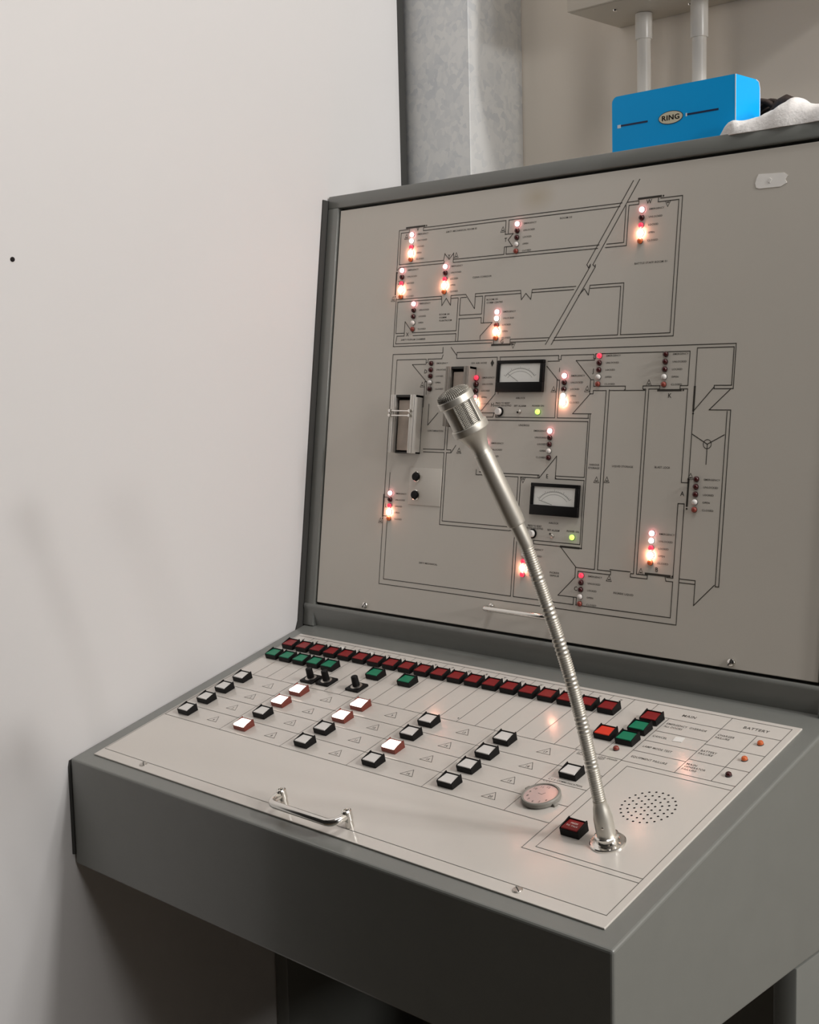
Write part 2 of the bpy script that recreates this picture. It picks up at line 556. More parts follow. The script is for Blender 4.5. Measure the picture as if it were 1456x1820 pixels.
PTR = [ (317.9, 529.4, 1),(237.8, 501.5, 1),(121.7, 448.0, 1),(347.9, 375.1, -1),(140.9, 534.9, 1),(570.9, 537.2, -1),(189.1, 325.3, 1),(265.2, 235.3, 1),(379.0, 200.1, -1),(418.9, 317.6, 1),(471.2, 317.9, 1),(494.2, 205.7, 1),(509.6, 206.4, 1),(561.0, 324.8, 1),(626.6, 215.4, 1),(522.4, 86.4, 1),(567.3, 99.2, 1),(123.5, 131.5, 1) ]
LED = {'V':(152.6,536.5,501.7),'T':(343.2,534.0,498.6),'W':(535.8,533.3,495.7),'Z':(137.6,487.2,450.2),'Y':(220.3,486.9,452.4),'X':(164.5,438.6,403.1),'G':(318.2,420.2,385.8),'D':(204.4,354.4,318.9),'H':(289.4,333.7,298.8),'I':(435.8,334.4,300.8),'J':(487.5,358.5,323.6),'K':(582.4,358.3,322.5),'F':(418.5,264.4,230.5),'Fb':(312.0,246.9,212.5),'L':(141.3,171.4,135.3),'M':(388.8,112.5,78.6),'C':(481.8,86.1,50.8),'B':(580.2,145.6,110.8),'A':(635.0,212.4,177.0)}
MIC = [ (0.7295, 0.1061, 0.0286),(0.7283, 0.1043, 0.0417),(0.7261, 0.1012, 0.0633),(0.7252, 0.0999, 0.0673),(0.7193, 0.0915, 0.1142),(0.7147, 0.085, 0.1597),(0.708, 0.0753, 0.1997),(0.7016, 0.0662, 0.237),(0.6961, 0.0584, 0.2622),(0.6898, 0.0494, 0.2978),(0.6848, 0.0422, 0.3235),(0.6809, 0.0367, 0.3411),(0.6705, 0.0218, 0.3768),(0.6618, 0.0093, 0.4109),(0.6586, 0.0048, 0.4239),(0.647, -0.0117, 0.4626) ]

# ------------------------------------------------------------------ room
XW = -0.028                               # face of the left wall
YB = 0.7757                               # face of the back wall
mb = MB(); mb.box(XW - 0.08, XW, -0.34, 0.6287, 0.0, 3.25, 'wall_white'); struct(mb.build('wall_left', smooth=0))
mb = MB(); mb.box(-0.6, 4.2, YB, YB + 0.1, 0.0, 3.25, 'wall_cream'); struct(mb.build('wall_back', smooth=0))
mb = MB(); mb.box(-0.6, 4.2, -3.0, YB + 0.1, -0.1, 0.0, 'floor'); struct(mb.build('floor', smooth=0))
mb = MB(); mb.box(-0.6, 4.2, -3.0, YB + 0.1, 3.25, 3.35, 'ceil'); struct(mb.build('ceiling', smooth=0))
mb = MB(); mb.box(-0.06, -0.0272, 0.6289, 0.6425, 0.0, 3.25, 'rubber'); struct(mb.build('trim_1', smooth=0))

mb = MB(); mb.box(-0.034, 0.1043, 0.645, YB - 0.0005, 0.0, 3.24, 'galv', 0.0025, 2)
col = mb.build('steel_column')
tag(col, 'mottled galvanised steel column rising behind the console at the end of the white wall', 'column')

# small dark screw in the white wall
mb = MB()
mb.lathe([(0.0030, 0.0), (0.0030, 0.0008), (0.0022, 0.0014), (0.0, 0.0015)], 'hole', 14, Matrix.Rotation(PI / 2, 4, 'Y'))
o = mb.build('wall_screw', None, Matrix.Translation((XW, -0.0588, 0.6294 + OZ)))
tag(o, 'tiny dark screw head alone on the bare white wall', 'screw')

# ------------------------------------------------------------------ console: cabinet
CON = thing('control_console', 'grey steel control console with sloping button desk and upright floor plan panel', 'control panel', (0.4, 0.3, 0))
XL, XR = -0.0255, 0.8225


def yz(p):
    return (p[1], p[2])


ztop = pv(0, 0.608, -0.012).z
mb = MB()
ftop = dv(0, -0.0207, -0.002)
mb.prism([(ftop.y, OZ - 0.148), yz(ftop), yz(dv(0, 0.412, -0.002)), yz(pv(0, -0.02, -0.012)), yz(pv(0, 0.608, -0.012)), (0.635, ztop), (0.635, OZ - 0.143), (0.309, OZ - 0.143)],
         XL, XR, 'grey', (1, 2, 0))
body = mb.build('cabinet_body', CON, smooth=0)
bv = body.modifiers.new('soft edges', 'BEVEL'); bv.width = 0.003; bv.segments = 3; bv.limit_method = 'ANGLE'
for x0, x1 in ((XL, XL + 0.027), (XR - 0.027, XR)):
    mb = MB(); mb.box(x0, x1, 0.309, 0.62, 0.0, OZ - 0.144, 'grey', 0.002)
    mb.build('leg', CON)
mb = MB(); mb.box(XL + 0.027, XR - 0.027, 0.60, 0.618, 0.03, OZ - 0.144, 'grey'); mb.build('back_panel', CON, smooth=0)

# black rubber edging between the cabinet and the white wall
mb = MB()
prof = [yz(dv(0, -0.024, -0.012) + Vector((0, -0.002, 0))), yz(dv(0, -0.022, -0.004)), yz(dv(0, 0.30, -0.004)), yz(dv(0, 0.386, -0.004)), yz(pv(0, -0.03, 0.012)), yz(pv(0, 0.602, 0.013)), yz(pv(0, 0.603, -0.03)),
        (0.50, OZ + 0.25), (0.42, OZ - 0.10), (ftop.y + 0.02, OZ - 0.14), (ftop.y - 0.003, OZ - 0.135)]
mb.prism(prof, XW + 0.0004, XL - 0.0001, 'rubber', (1, 2, 0))
mb.build('edge_strip', CON, smooth=0, label='black rubber edging strip')

# raised frame round the upright panel
mb = MB()
mb.box(XL, XR, 0.5895, 0.6085, -0.013, 0.003, 'grey', 0.0018)
mb.box(XL, -0.0030, -0.036, 0.5900, -0.013, 0.003, 'grey', 0.0018)
mb.box(0.8030, XR, -0.036, 0.5900, -0.013, 0.003, 'grey', 0.0018)
mb.prism([(-0.0028, 0.003), (-0.0050, 0.0045), (-0.0085, 0.0045), (-0.0385, -0.0055), (-0.0385, -0.03), (-0.0028, -0.03)], XL + 0.002, XR - 0.002, 'grey', (1, 2, 0))
mb.build('panel_frame', CON, PF, 40)
mb = MB(); mb.box(-0.003, 0.803, -0.003, 0.59, -0.0121, -0.0075, 'rubber')  # black sheet added to deepen the shade in the gap round the plate
mb.build('gap_shade', CON, PF, 0, label='black sheet standing for shade in the gap round the upright plate')

# ------------------------------------------------------------------ upright plate with its printed floor plan
INK = 0.00018
mb = MB()
mb.box(0.0, 0.8, 0.0005, 0.5855, -0.0074, 0.0, 'plate', 0.0009)
parse = lambda s: [[tuple(int(t) * 1e-4 for t in q.split(',')) for q in l.split()] for l in s.strip().split('\n')]
for pl in parse(THIN):
    mb.stroke(pl, 0.0010, INK, 'ink')
for pl in parse(THICK):
    mb.stroke(pl, 0.0026, INK, 'ink')
    a_, c_ = Vector(pl[0]), Vector(pl[1])
    d_ = (c_ - a_).normalized()
    mb.disc(*(c_ + d_ * 0.0035), INK, 0.0012, 'ink')
for pl in (  # pieces of the plan that run on behind the microphone
        [(0.4163, 0.0489), (0.4395, 0.0489)], [(0.4200, 0.0416), (0.4450, 0.0416)], [(0.3620, 0.1384), (0.3710, 0.1384)], [(0.3620, 0.1337), (0.3710, 0.1337)],
        [(0.3710, 0.1247), (0.3710, 0.1590)], [(0.3747, 0.1247), (0.3747, 0.1590)], [(0.3037, 0.2079), (0.3390, 0.2079)], [(0.3037, 0.2042), (0.3410, 0.2042)]):
    mb.stroke(pl, 0.0010, INK, 'ink')
mb.stroke([(0.6457 + 0.0052 * math.cos(t * PI / 10), 0.2533 + 0.0052 * math.sin(t * PI / 10)) for t in range(20)], 0.0008, INK, 'ink', True)
for u, v, w, s in PT:
    mb.text(s, u * mm, v * mm, INK, 0.0023, 'ink', w * mm)
for u, v, s in PL:
    mb.text(s, u * mm, v * mm, INK, 0.0052, 'ink', None, 'center')
for u, v, s in PTR:
    u, v, s = u * mm, v * mm, s * 0.0036
    mb.stroke([(u - 0.0038, v - s), (u + 0.0038, v - s), (u, v + s)], 0.0006, INK, 'ink', True)
    mb.stroke([(u - 0.0010, v - s * 0.45), (u + 0.0012, v - s * 0.45)], 0.0012, INK, 'ink')
u, v = 0.3144, 0.3529
mb.face([(u - 0.003, v, INK), (u, v - 0.0048, INK), (u + 0.003, v, INK), (u, v + 0.0048, INK)], 'ink')
WORDS = ('EMERGENCY', 'UNLOCKED', 'LOCKED', 'OPEN', 'CLOSED')
WID = (21, 19, 14, 9.5, 15)
for k, (u, v0, v1) in LED.items():
    for i in range(5):
        v = (v0 + (v1 - v0) * i / 4) * mm
        if k == 'F':
            mb.text(WORDS[i], (u - 6) * mm, v, INK, 0.0021, 'ink', WID[i] * mm, 'right')
        else:
            mb.text(WORDS[i], (u + 9.5) * mm, v, INK, 0.0021, 'ink', WID[i] * mm)
mb.build('upright_panel', CON, PF, 0, label='beige enamelled plate printed with a floor plan')

# indicator lamps: five to a door
LENS = {'dk': ('lens_dark', 'unlit dark red indicator lamp'), 'ro': ('lens_red_off', 'unlit dull red indicator lamp'), 'wo': ('lens_white', 'unlit white indicator lamp'),
        'or': ('lens_orange', 'orange indicator lamp'), 'rd': ('led_red_dim', 'faintly glowing red indicator lamp'), 'rw': ('led_red', 'brightly lit red indicator lamp'),
        'w': ('led_white', 'brightly lit white indicator lamp'), 'big': ('led_big', 'glaring amber indicator lamp'), 'pk': ('led_pink', 'pale pink indicator lamp')}
STATE = {'V': 'rw w rd big or', 'T': 'rw dk dk wo ro', 'W': 'rw dk rd big or', 'Z': 'rw dk rd big or', 'Y': 'rw dk rd big or', 'X': 'rw dk dk wo ro', 'G': 'rw w ro big or',
         'D': 'dk dk dk wo dk', 'H': 'rd dk dk pk big', 'I': 'rw dk dk w big', 'J': 'rd dk dk wo ro', 'K': 'dk dk dk wo ro', 'F': 'rw dk dk wo dk', 'Fb': 'rw dk dk wo ro', 'L': 'rw dk rd big or',
         'M': 'dk wo rd big rd', 'C': 'rd dk dk wo ro', 'B': 'rw w rd big or', 'A': 'dk dk dk wo ro'}
LMESH = {}


def lamp_mesh(key, matname, r):
    if key not in LMESH:
        q = MB()
        q.lathe([(r * 1.08, 0.0), (r * 1.08, 0.0008), (r, 0.0009)], 'rubber', 16, cap=False)
        q.lathe([(r, 0.0008), (r, 0.0022)] + [(r * math.cos(t), 0.0022 + r * 0.75 * math.sin(t)) for t in (0.4, 0.8, 1.2)] + [(0.0, 0.0022 + r * 0.75)], matname, 16, cap=False)
        me = bpy.data.meshes.new('lamp')
        q.bm.to_mesh(me); q.bm.free()
        for m_ in q.mats:
            me.materials.append(M[m_])
        me.polygons.foreach_set('use_smooth', [True] * len(me.polygons))
        LMESH[key] = me
    return LMESH[key]


for k, (u, v0, v1) in LED.items():
    for i, s in enumerate(STATE[k].split()):
        me = lamp_mesh(s, LENS[s][0], 0.0040 if s == 'big' else 0.0033)  # amber domes enlarged so that the shape carries their glare
        link('indicator_lamp', me, CON, PF @ Matrix.Translation((u * mm, (v0 + (v1 - v0) * i / 4) * mm, 0)), LENS[s][1])
for u, v in ((0.3968, 0.2887), (0.4640, 0.1321)):
    link('power_lamp', lamp_mesh('green', 'led_green', 0.0034), CON, PF @ Matrix.Translation((u, v, 0)), 'lit green power lamp')

# panel meters
for u0, u1, v0, v1, ang in ((0.3265, 0.4037, 0.3140, 0.3555, 2.35), (0.3957, 0.4715, 0.1570, 0.1977, 2.6)):
    T = PF @ Matrix.Translation((u0, v0, 0))
    w, h = u1 - u0, v1 - v0
    q = MB()
    wx0, wx1, wy0, wy1 = 0.005, w - 0.0055, 0.0130, h - 0.0045
    for bx in ((0, w, 0, wy0), (0, w, wy1, h), (0, wx0, wy0, wy1), (wx1, w, wy0, wy1)):
        q.box(*bx, 0.0, 0.0048, 'black', 0.0006)
    q.box(wx0, wx1, wy0, wy1, 0.0, 0.0012, 'black')
    meter = q.build('panel_meter', CON, T, label='black framed rectangular dial meter')
    q = MB()
    q.box(wx0, wx1, wy0, wy1, 0.0012, 0.0032, 'dial')
    cx, cy, R = w / 2, wy0 - 0.006, 0.0235
    zz = 0.0033
    for r_, t_ in ((R, 0.0004), (R - 0.0035, 0.0003)):
        q.stroke([(cx + 1.25 * r_ * math.cos(a_ * PI / 180), cy + r_ * math.sin(a_ * PI / 180)) for a_ in range(36, 146, 6)], t_, zz, 'greyink')
    for j in range(21):
        a_ = math.radians(36 + j * 5.4)
        l_ = 0.0028 if j % 5 == 0 else 0.0014
        q.stroke([(cx + 1.25 * R * math.cos(a_), cy + R * math.sin(a_)), (cx + 1.25 * (R + l_) * math.cos(a_), cy + (R + l_) * math.sin(a_))], 0.0003, zz, 'greyink')
    q.stroke([(cx + 0.004 * math.cos(ang), cy + 0.007), (cx + 1.2 * R * math.cos(ang), cy + R * math.sin(ang))], 0.0004, 0.0035, 'greyink')
    q.build('dial_face', meter, T, 0, label='ivory dial with printed scale')

# reset knobs, alarm switches
for u, v in ((0.3325, 0.2885), (0.4005, 0.1323)):
    q = MB(); q.lathe([(0.0062, 0.0), (0.0062, 0.0016), (0.0055, 0.002)], 'black', 20)
    kn = q.build('reset_button', CON, PF @ Matrix.Translation((u, v, 0)), label='white reset button in a black ring')
    q = MB(); q.lathe([(0.0047, 0.002), (0.0047, 0.0055), (0.0040, 0.0062), (0.0, 0.0063)], 'lens_white', 20, cap=False)
    q.build('button_cap', kn, PF @ Matrix.Translation((u, v, 0)))
for u, v, tl in ((0.3657, 0.2888, (0.35, -0.2, 1)), (0.4320, 0.1318, (0.2, 0.35, 1))):
    q = MB()
    q.lathe([(0.0032, 0.0), (0.0032, 0.0012), (0.0022, 0.0022), (0.0, 0.0022)], 'steel', 6, cap=False)
    sw = q.build('toggle_switch', CON, PF @ Matrix.Translation((u, v, 0)), label='tiny metal alarm toggle switch')
    q = MB(); q.tube([(0, 0, 0.001), Vector(tl) * 0.007], [0.0010, 0.0015], 'chrome', 8)
    q.build('lever', sw, PF @ Matrix.Translation((u, v, 0)))

# chrome slide holders
for u0, v0, H_, clip in ((0.1476, 0.2285, 0.0812, True), (0.2470, 0.2670, 0.0808, False)):
    T = PF @ Matrix.Translation((u0, v0, 0))
    W_, D_ = 0.0450 if clip else 0.0400, 0.0186 if clip else 0.017
    met = 'aluminium' if clip else 'bronze'
    q = MB()
    q.box(0, 0.0018, 0, H_, 0, D_, met, 0.0004)
    q.box(0.0046, 0.0062, 0, H_, D_ * 0.45, D_, met, 0.0003)
    q.box(0, 0.0062, 0, H_, D_ - 0.0014, D_ - 0.0006, met)
    q.box(W_ - 0.0018, W_, 0, H_, 0, D_, met, 0.0004)
    q.box(W_ - 0.0075, W_ - 0.0055, 0, H_, D_ * 0.45, D_, met, 0.0003)
    q.box(W_ - 0.0075, W_, 0, H_, D_ - 0.0014, D_ - 0.0006, met)
    q.box(0, W_, H_ - 0.003, H_, 0, D_ - 0.004, 'rubber')
    q.box(0, W_, 0, 0.002, 0, D_ * 0.5, 'rubber')
    q.box(0, W_, 0, H_, 0, 0.001, 'rubber')
    hd = q.build('slide_holder', CON, T, label='chrome channelled slide holder' if clip else 'dark slide holder half hidden by the microphone')
    q = MB()
    q.box(0.0095, W_ - 0.0078, 0.004, H_ - 0.007, 0.0012, 0.0110, 'card', 0.0006)
    q.build('slide', hd, T, label='brown grained slide')
    if clip:
        q = MB()
        for dy in (0.0, 0.0065):
            q.tube([(-0.001, 0.052 + dy, D_ + 0.001), (W_ - 0.004, 0.052 + dy, D_ + 0.001)], 0.0011, 'chrome', 8)
        for cx in (0.0015, W_ - 0.0052):
            for dy in (0.0, 0.0065):
                q.lathe([(0.0021, -0.002), (0.0026, 0.0), (0.0021, 0.002), (0.0, 0.0026)], 'chrome', 10, Matrix.Translation((cx, 0.052 + dy, D_ + 0.0015)))
        q.build('wire_clip', hd, T, label='chrome wire clip')

# engraved plate with two black push buttons
T = PF
q = MB(); q.box(0.1768, 0.2372, 0.1575, 0.2092, 0.0, 0.0012, 'plate', 0.0004); kp = q.build('button_plate', CON, T, label='raised beige plate carrying two black buttons')
for v in (0.1967, 0.1712):
    TT = PF @ Matrix.Translation((0.1912, v, 0.0012))
    q = MB()
    q.lathe([(0.0074, 0.0), (0.0074, 0.0014), (0.0064, 0.0022), (0.0058, 0.0018)], 'chrome', 24, cap=False)
    q.lathe([(0.0058, 0.0), (0.0056, 0.0045), (0.0050, 0.0052), (0.0, 0.0053)], 'black', 24, cap=False)
    q.build('round_button', kp, TT, label='round black push button in a chrome ring')


def bow(q, u0, u1, v, ht, reach, r):
    """bow handle: feet at (u0,v) and (u1,v); bar at height ht pushed `reach` down the plate"""
    rc = 0.011
    pts = []
    if reach > 0:
        base = [(u0, v, ht - 0.001), (u0, v - reach + rc, ht)]
        pts = [Vector(p) for p in base]
        for t in range(1, 6):
            a_ = t * PI / 10
            pts.append(Vector((u0 + rc * (1 - math.cos(a_)), v - reach + rc * (1 - math.sin(a_)), ht)))
        half = pts
        other = [Vector((u0 + u1 - p.x, p.y, p.z)) for p in half[::-1]]
    else:
        rc = 0.006
        pts = [Vector((u0, v, 0.0)), Vector((u0, v, ht - rc))]
        for t in range(1, 6):
            a_ = t * PI / 10
            pts.append(Vector((u0 + rc * (1 - math.cos(a_)), v, ht - rc + rc * math.sin(a_))))
        half = pts
        other = [Vector((u0 + u1 - p.x, p.y, p.z)) for p in half[::-1]]
    q.tube(half + other, r, 'chrome', 14)


q = MB(); bow(q, 0.3405, 0.4425, 0.0300, 0.0185, 0.0, 0.0035)
ph = q.build('pull_handle', CON, PF, 60, label='chrome bow handle on the upright plate')
for u in (0.3405, 0.4425):
    q = MB(); q.lathe([(0.0058, 0.0), (0.0058, 0.0030), (0.0045, 0.0042), (0.003, 0.0042)], 'chrome', 16)
    q.build('collar', ph, PF @ Matrix.Translation((u, 0.030, 0)))
for u, v in ((0.1040, 0.0075), (0.6960, 0.0080)):
    q = MB()
    q.lathe([(0.0050, 0.0), (0.0050, 0.0012), (0.0042, 0.0030), (0.0022, 0.0040), (0.0, 0.0042)], 'chrome', 16)
    q.box(-0.0045, 0.0045, -0.0006, 0.0006, 0.0036, 0.0044, 'rubber', xf=Matrix.Rotation(0.9, 4, 'Z'))
    q.build('plate_screw', CON, PF @ Matrix.Translation((u, v, 0)), label='domed slotted chrome screw')

# ------------------------------------------------------------------ desk plate with printed lines
mb = MB()
mb.box(0.0, 0.8, 0.0, 0.3734, -0.0021, 0.0, 'desk', 0.0006)


def gl(*pts, w=0.00065, closed=False):
    mb.stroke([(p[0] * mm, p[1] * mm) for p in pts], w, INK, 'greyink', closed)


gl((3, 15.7), (791.6, 15.7), (791.6, 367), (3, 367), closed=True)
ROWL = (114, 146.5, 179.7, 210, 246)
for v in ROWL:
    gl((5, v), (655.5, v))
COLL = (122, 240.5, 359, 479.3, 596.5)
for u in COLL:
    gl((u, 114), (u, 246))
gl((5, 114), (5, 246)); gl((655.5, 68), (655.5, 342)); gl((655.5, 342), (791.6, 342)); gl((626, 246), (626, 367))
for i in range(20):
    u = 37.15 + 29.3 * i
    if u < 610:
        gl((u, 246), (u, 367))
gl((626, 342), (655.5, 342)); gl((721, 245), (721, 367)); gl((764, 245), (764, 342))
for v in (313, 291, 268, 245):
    gl((655.5, v), (721, v))
for v in (307, 274, 245):
    gl((721, v), (791.6, v))
gl((791.6, 68), (655.5, 68)); gl((791.6, 75), (668, 75), (668, 237), (791.6, 237))
RV = (230.0, 197.3, 165.0, 131.5)
BU = (33.0, 152.0, 269.5, 388.0, 506.0)
n = 0
for c in range(5):
    left = (5,) + COLL[:4]
    for r in range(4):
        n += 1
        u, v = left[c] + 86, RV[r] + 0.5
        gl((u - 9.3, v - 6.0), (u + 9.3, v - 6.0), (u + 1.0, v + 6.2), w=0.0006, closed=True)
        mb.text(str(n), (u + 0.6) * mm, (v - 2.3) * mm, INK, 0.0036, 'greyink', None, 'center')
for i, s in enumerate('ABCDEFHIJKPQRTUVWXYZ'):
    mb.text(s, (22.0 + 29.3 * i) * mm, 0.3595, INK, 0.0042, 'greyink', None, 'center')
for s, u, v, w, h in (('MAIN', 666, 353.5, 17, 4.6), ('BATTERY', 742, 353.5, 30, 4.6), ('EMERGENCY  OVERRIDE', 659, 331.5, 50, 3.4), ('ALL DOORS', 659, 325.5, 23, 3.4), ('CANCEL', 659, 302.5, 18, 3.4),
                      ('LAMP MODE TEST', 661, 279.5, 36, 3.4), ('EQUIPMENT FAILURE', 661, 256.5, 44, 3.4), ('CHARGER', 724, 329.5, 20, 3.4), ('FAILURE', 724, 324, 17, 3.4), ('BATTERY', 724, 294, 19, 3.4), ('FAILURE', 724, 288.5, 17, 3.4),
                      ('MAIN', 724, 265, 12, 3.2), ('GENERATOR', 724, 260, 25, 3.2), ('FAILURE', 724, 255, 17, 3.2), ('C.C.S. COMMUNICATION', 603, 184, 44, 3.0), ('LAMP', 601, 242.5, 10, 2.6), ('FAULT', 601, 239, 12, 2.6),
                      ('LOUD SPEAKER', 628, 242.5, 24, 2.6), ('TEST', 628, 239, 9, 2.6), ('C.C.S.', 600, 178.5, 10, 2.6)):
    mb.text(s, u * mm, v * mm, INK, h * mm, 'greyink', w * mm)
mb.disc(0.4150, 0.2537, INK, 0.0011, 'hole', 8)
for ring in range(5):                                     # loudspeaker perforations
    for j in range(max(1, 6 * ring)):
        a_ = 2 * PI * j / max(1, 6 * ring) + PI / 2
        mb.disc(0.7315 + 0.0069 * ring * math.cos(a_), 0.1785 + 0.0069 * ring * math.sin(a_), INK, 0.00125, 'hole', 10)
mb.build('desk_panel', CON, DF, 0, label='light sloping plate ruled into a button grid with a perforated loudspeaker grille')


# push buttons: black housing with two side fins, coloured cap
def button_meshes(capmat, housing, hh=0.0072, text=False, lit=False):
    q = MB()
    q.box(-0.0112, 0.0112, -0.0088, 0.0088, 0.0, hh - 0.0008, housing, 0.0005)
    for s in (-1, 1):
        q.prism([(-0.0088, hh - 0.001), (0.0088, hh - 0.001), (0.0088, hh + 0.0028), (-0.0070, hh + 0.0002)], s * 0.0112, s * 0.0100, housing, (1, 2, 0))
    q.box(-0.0112, 0.0112, 0.0078, 0.0088, hh - 0.001, hh + 0.0014, housing)
    p = MB()
    p.box(*((-0.0109, 0.0109, -0.0087, 0.0083, hh - 0.0022, hh + 0.0014, capmat, 0.0021, 3) if lit else (-0.0098, 0.0098, -0.0081, 0.0076, hh - 0.0012, hh + 0.0006, capmat, 0.0007)))
    if text:
        for s, y in (('PRESS', 0.0022), ('TO TALK', -0.0022)):
            p.text(s, 0, y, hh + 0.0007, 0.0022, 'paper', None, 'center')
    out = []
    for b_, nm in ((q, 'push_button'), (p, 'button_cap')):
        me = bpy.data.meshes.new(nm)
        b_.bm.to_mesh(me); b_.bm.free()
        for m_ in b_.mats:
            me.materials.append(M[m_])
        out.append(me)
    return out


BM = {'red': button_meshes('red_cap', 'black'), 'brightred': button_meshes('red_cap_lit', 'black'), 'green': button_meshes('green_cap', 'black'), 'white': button_meshes('white_cap', 'black'),
      'lit': button_meshes('lit_cap', 'lit_side', 0.0066, False, True), 'talk': button_meshes('red_cap', 'black', 0.0085, True)}
BLAB = {'red': 'dark red push button', 'brightred': 'brighter red push button', 'green': 'green push button', 'white': 'unlit white push button', 'lit': 'glowing white push button', 'talk': 'tall dark red button beside the microphone'}


def button(kind, u, v):
    T = DF @ Matrix.Translation(((u + 0.8) * mm, v * mm, 0))
    o_ = link('push_button', BM[kind][0], CON, T, BLAB[kind])
    link('button_cap', BM[kind][1], o_, T)


for i in range(20):
    button('red', 22.5 + 29.3 * i, 334)
for i in range(5):
    button('green', 22.5 + 29.3 * i, 301)
for u, v in ((226.5, 303), (285, 303), (639.3, 306.5), (639.3, 281.5)):
    button('green', u, v)
LIT = {(1, 0), (1, 1), (1, 3), (2, 0), (2, 1), (3, 2)}
for c in range(5):
    for r in range(4):
        button('lit' if (c, r) in LIT else 'white', BU[c], RV[r])
button('white', 623, 198.5)
button('red', 640, 330)
button('brightred', 609.5, 283)
button('talk', 688.7, 110.7)

for u, v, h in ((139.7, 264.5, 0.0), (168.6, 266.5, 0.4), (224.5, 268.5, 0.2)):      # rotary switches
    T = DF @ Matrix.Translation((u * mm, v * mm, 0))
    q = MB()
    q.box(-0.0120, 0.0120, -0.0105, 0.0105, 0.0, 0.0032, 'black', 0.0006)
    q.lathe([(0.0080, 0.0032), (0.0080, 0.0038), (0.0060, 0.0044)], 'steel', 24)
    rs = q.build('rotary_switch', CON, T, label='black rotary switch on a square base')
    q = MB()
    q.lathe([(0.0050, 0.0040), (0.0046, 0.0170), (0.0040, 0.0178), (0.0, 0.0178)], 'black', 20)
    q.build('knob', rs, T @ Matrix.Rotation(h, 4, 'Z'))
for u, v, m_, s in ((637.5, 262, 'ro', 'small dull red lamp under the green buttons'), (775.5, 327.5, 'or', 'orange lamp beside the charger failure label'), (775.5, 293.5, 'or', 'orange lamp beside the battery failure label'), (775.5, 260.5, 'dk', 'dark red lamp beside the generator failure label')):
    link('status_lamp', lamp_mesh(m_, LENS[m_][0], 0.0033), CON, DF @ Matrix.Translation((u * mm, v * mm, 0)), s)

# desk bow handle lying forward over the front edge
q = MB(); bow(q, 0.3545, 0.4600, 0.0205, 0.0150, 0.0205, 0.0043)
dh = q.build('pull_handle', CON, DF, 60, label='chrome bow handle lying over the front edge of the desk')
for u in (0.3545, 0.4600):
    q = MB()
    q.lathe([(0.0048, 0.0), (0.0044, 0.009), (0.0056, 0.0095), (0.0056, 0.0195), (0.0042, 0.0205), (0.0030, 0.0205), (0.0028, 0.0190), (0.0, 0.0190)], 'chrome', 16)
    q.build('pivot_post', dh, DF @ Matrix.Translation((u, 0.0205, 0)))
for u, v in ((0.0965, 0.0105), (0.6953, 0.0105)):
    q = MB()
    q.lathe([(0.0050, 0.0), (0.0050, 0.0006), (0.0040, 0.0012), (0.0, 0.0014)], 'steel', 18)
    q.box(-0.0046, 0.0046, -0.0005, 0.0005, 0.0011, 0.00155, 'rubber', xf=Matrix.Rotation(-0.6, 4, 'Z'))
    q.build('plate_screw', CON, DF @ Matrix.Translation((u, v, 0)), label='flat slotted screw')

# ------------------------------------------------------------------ scraps stuck to the plates
q = MB()
tape = [(686, 543), (690, 541.5), (716, 541), (723.5, 544.5), (721, 548.5), (724, 552.5), (719, 556), (688, 558), (686, 554), (684.5, 548)]
q.prism([(a_ * mm, b_ * mm) for a_, b_ in tape], 0.0, 0.0005, 'tape', (0, 1, 2))
q.prism([(0.7005, 0.5480), (0.7030, 0.5465), (0.7050, 0.5500), (0.7025, 0.5520)], 0.0005, 0.0011, 'paper', (0, 1, 2))
o = q.build('tape_scrap', None, PF, 0)
tag(o, 'torn scrap of whitish tape on the upper right of the beige panel', 'tape')
for u, v, w, h, r, lab in ((690, 305, 11, 9.5, 0.12, 'blank white paper sticker beside the word cancel'), (106, 356.5, 7.5, 5, 0.1, 'left of two tiny white stickers above the red buttons'), (165, 356.5, 7.5, 5, -0.1, 'right of two tiny white stickers above the red buttons')):
    q = MB(); q.box(-w / 2 * mm, w / 2 * mm, -h / 2 * mm, h / 2 * mm, 0.00022, 0.0005, 'paper')
    o = q.build('paper_sticker', None, DF @ Matrix.Translation((u * mm, v * mm, 0)) @ Matrix.Rotation(r, 4, 'Z'), 0)
    tag(o, lab, 'sticker')

# round dial lying on the desk
T = DF @ Matrix.Translation((0.6205, 0.1480, 0.0003))
RD = thing('round_dial', 'round pinkish dial in a worn grey case lying beside the microphone', 'dial', T.translation)
q = MB()
q.lathe([(0.0195, 0.0), (0.0212, 0.0012), (0.0212, 0.0050), (0.0203, 0.0062), (0.0186, 0.0062), (0.0184, 0.0048), (0.0, 0.0048)], 'casegrey', 40, cap=False)
q.box(-0.0255, -0.0200, -0.0030, 0.0030, 0.0, 0.0042, 'casegrey', 0.0008, xf=Matrix.Rotation(-0.30, 4, 'Z'))
q.box(0.0200, 0.0245, -0.0025, 0.0025, 0.0, 0.0030, 'casegrey', 0.0006, xf=Matrix.Rotation(-0.25, 4, 'Z'))
q.build('case', RD, T)
q = MB()
q.disc(0, 0, 0.0050, 0.0183, 'pinkface', 36)
for j in range(12):
    a_ = PI / 2 - 2 * PI * j / 12
    if j in (1, 2, 3):
        continue
    q.text(str(j if j else 12), 0.0140 * math.cos(a_), 0.0140 * math.sin(a_), 0.0051, 0.0030, 'greyink', None, 'center')
q.stroke([(-0.004, 0.001), (0.001, 0.0), (0.003, 0.004)], 0.0006, 0.0051, 'greyink')
q.build('dial_face', RD, T, 0, label='pink tinted dial face')

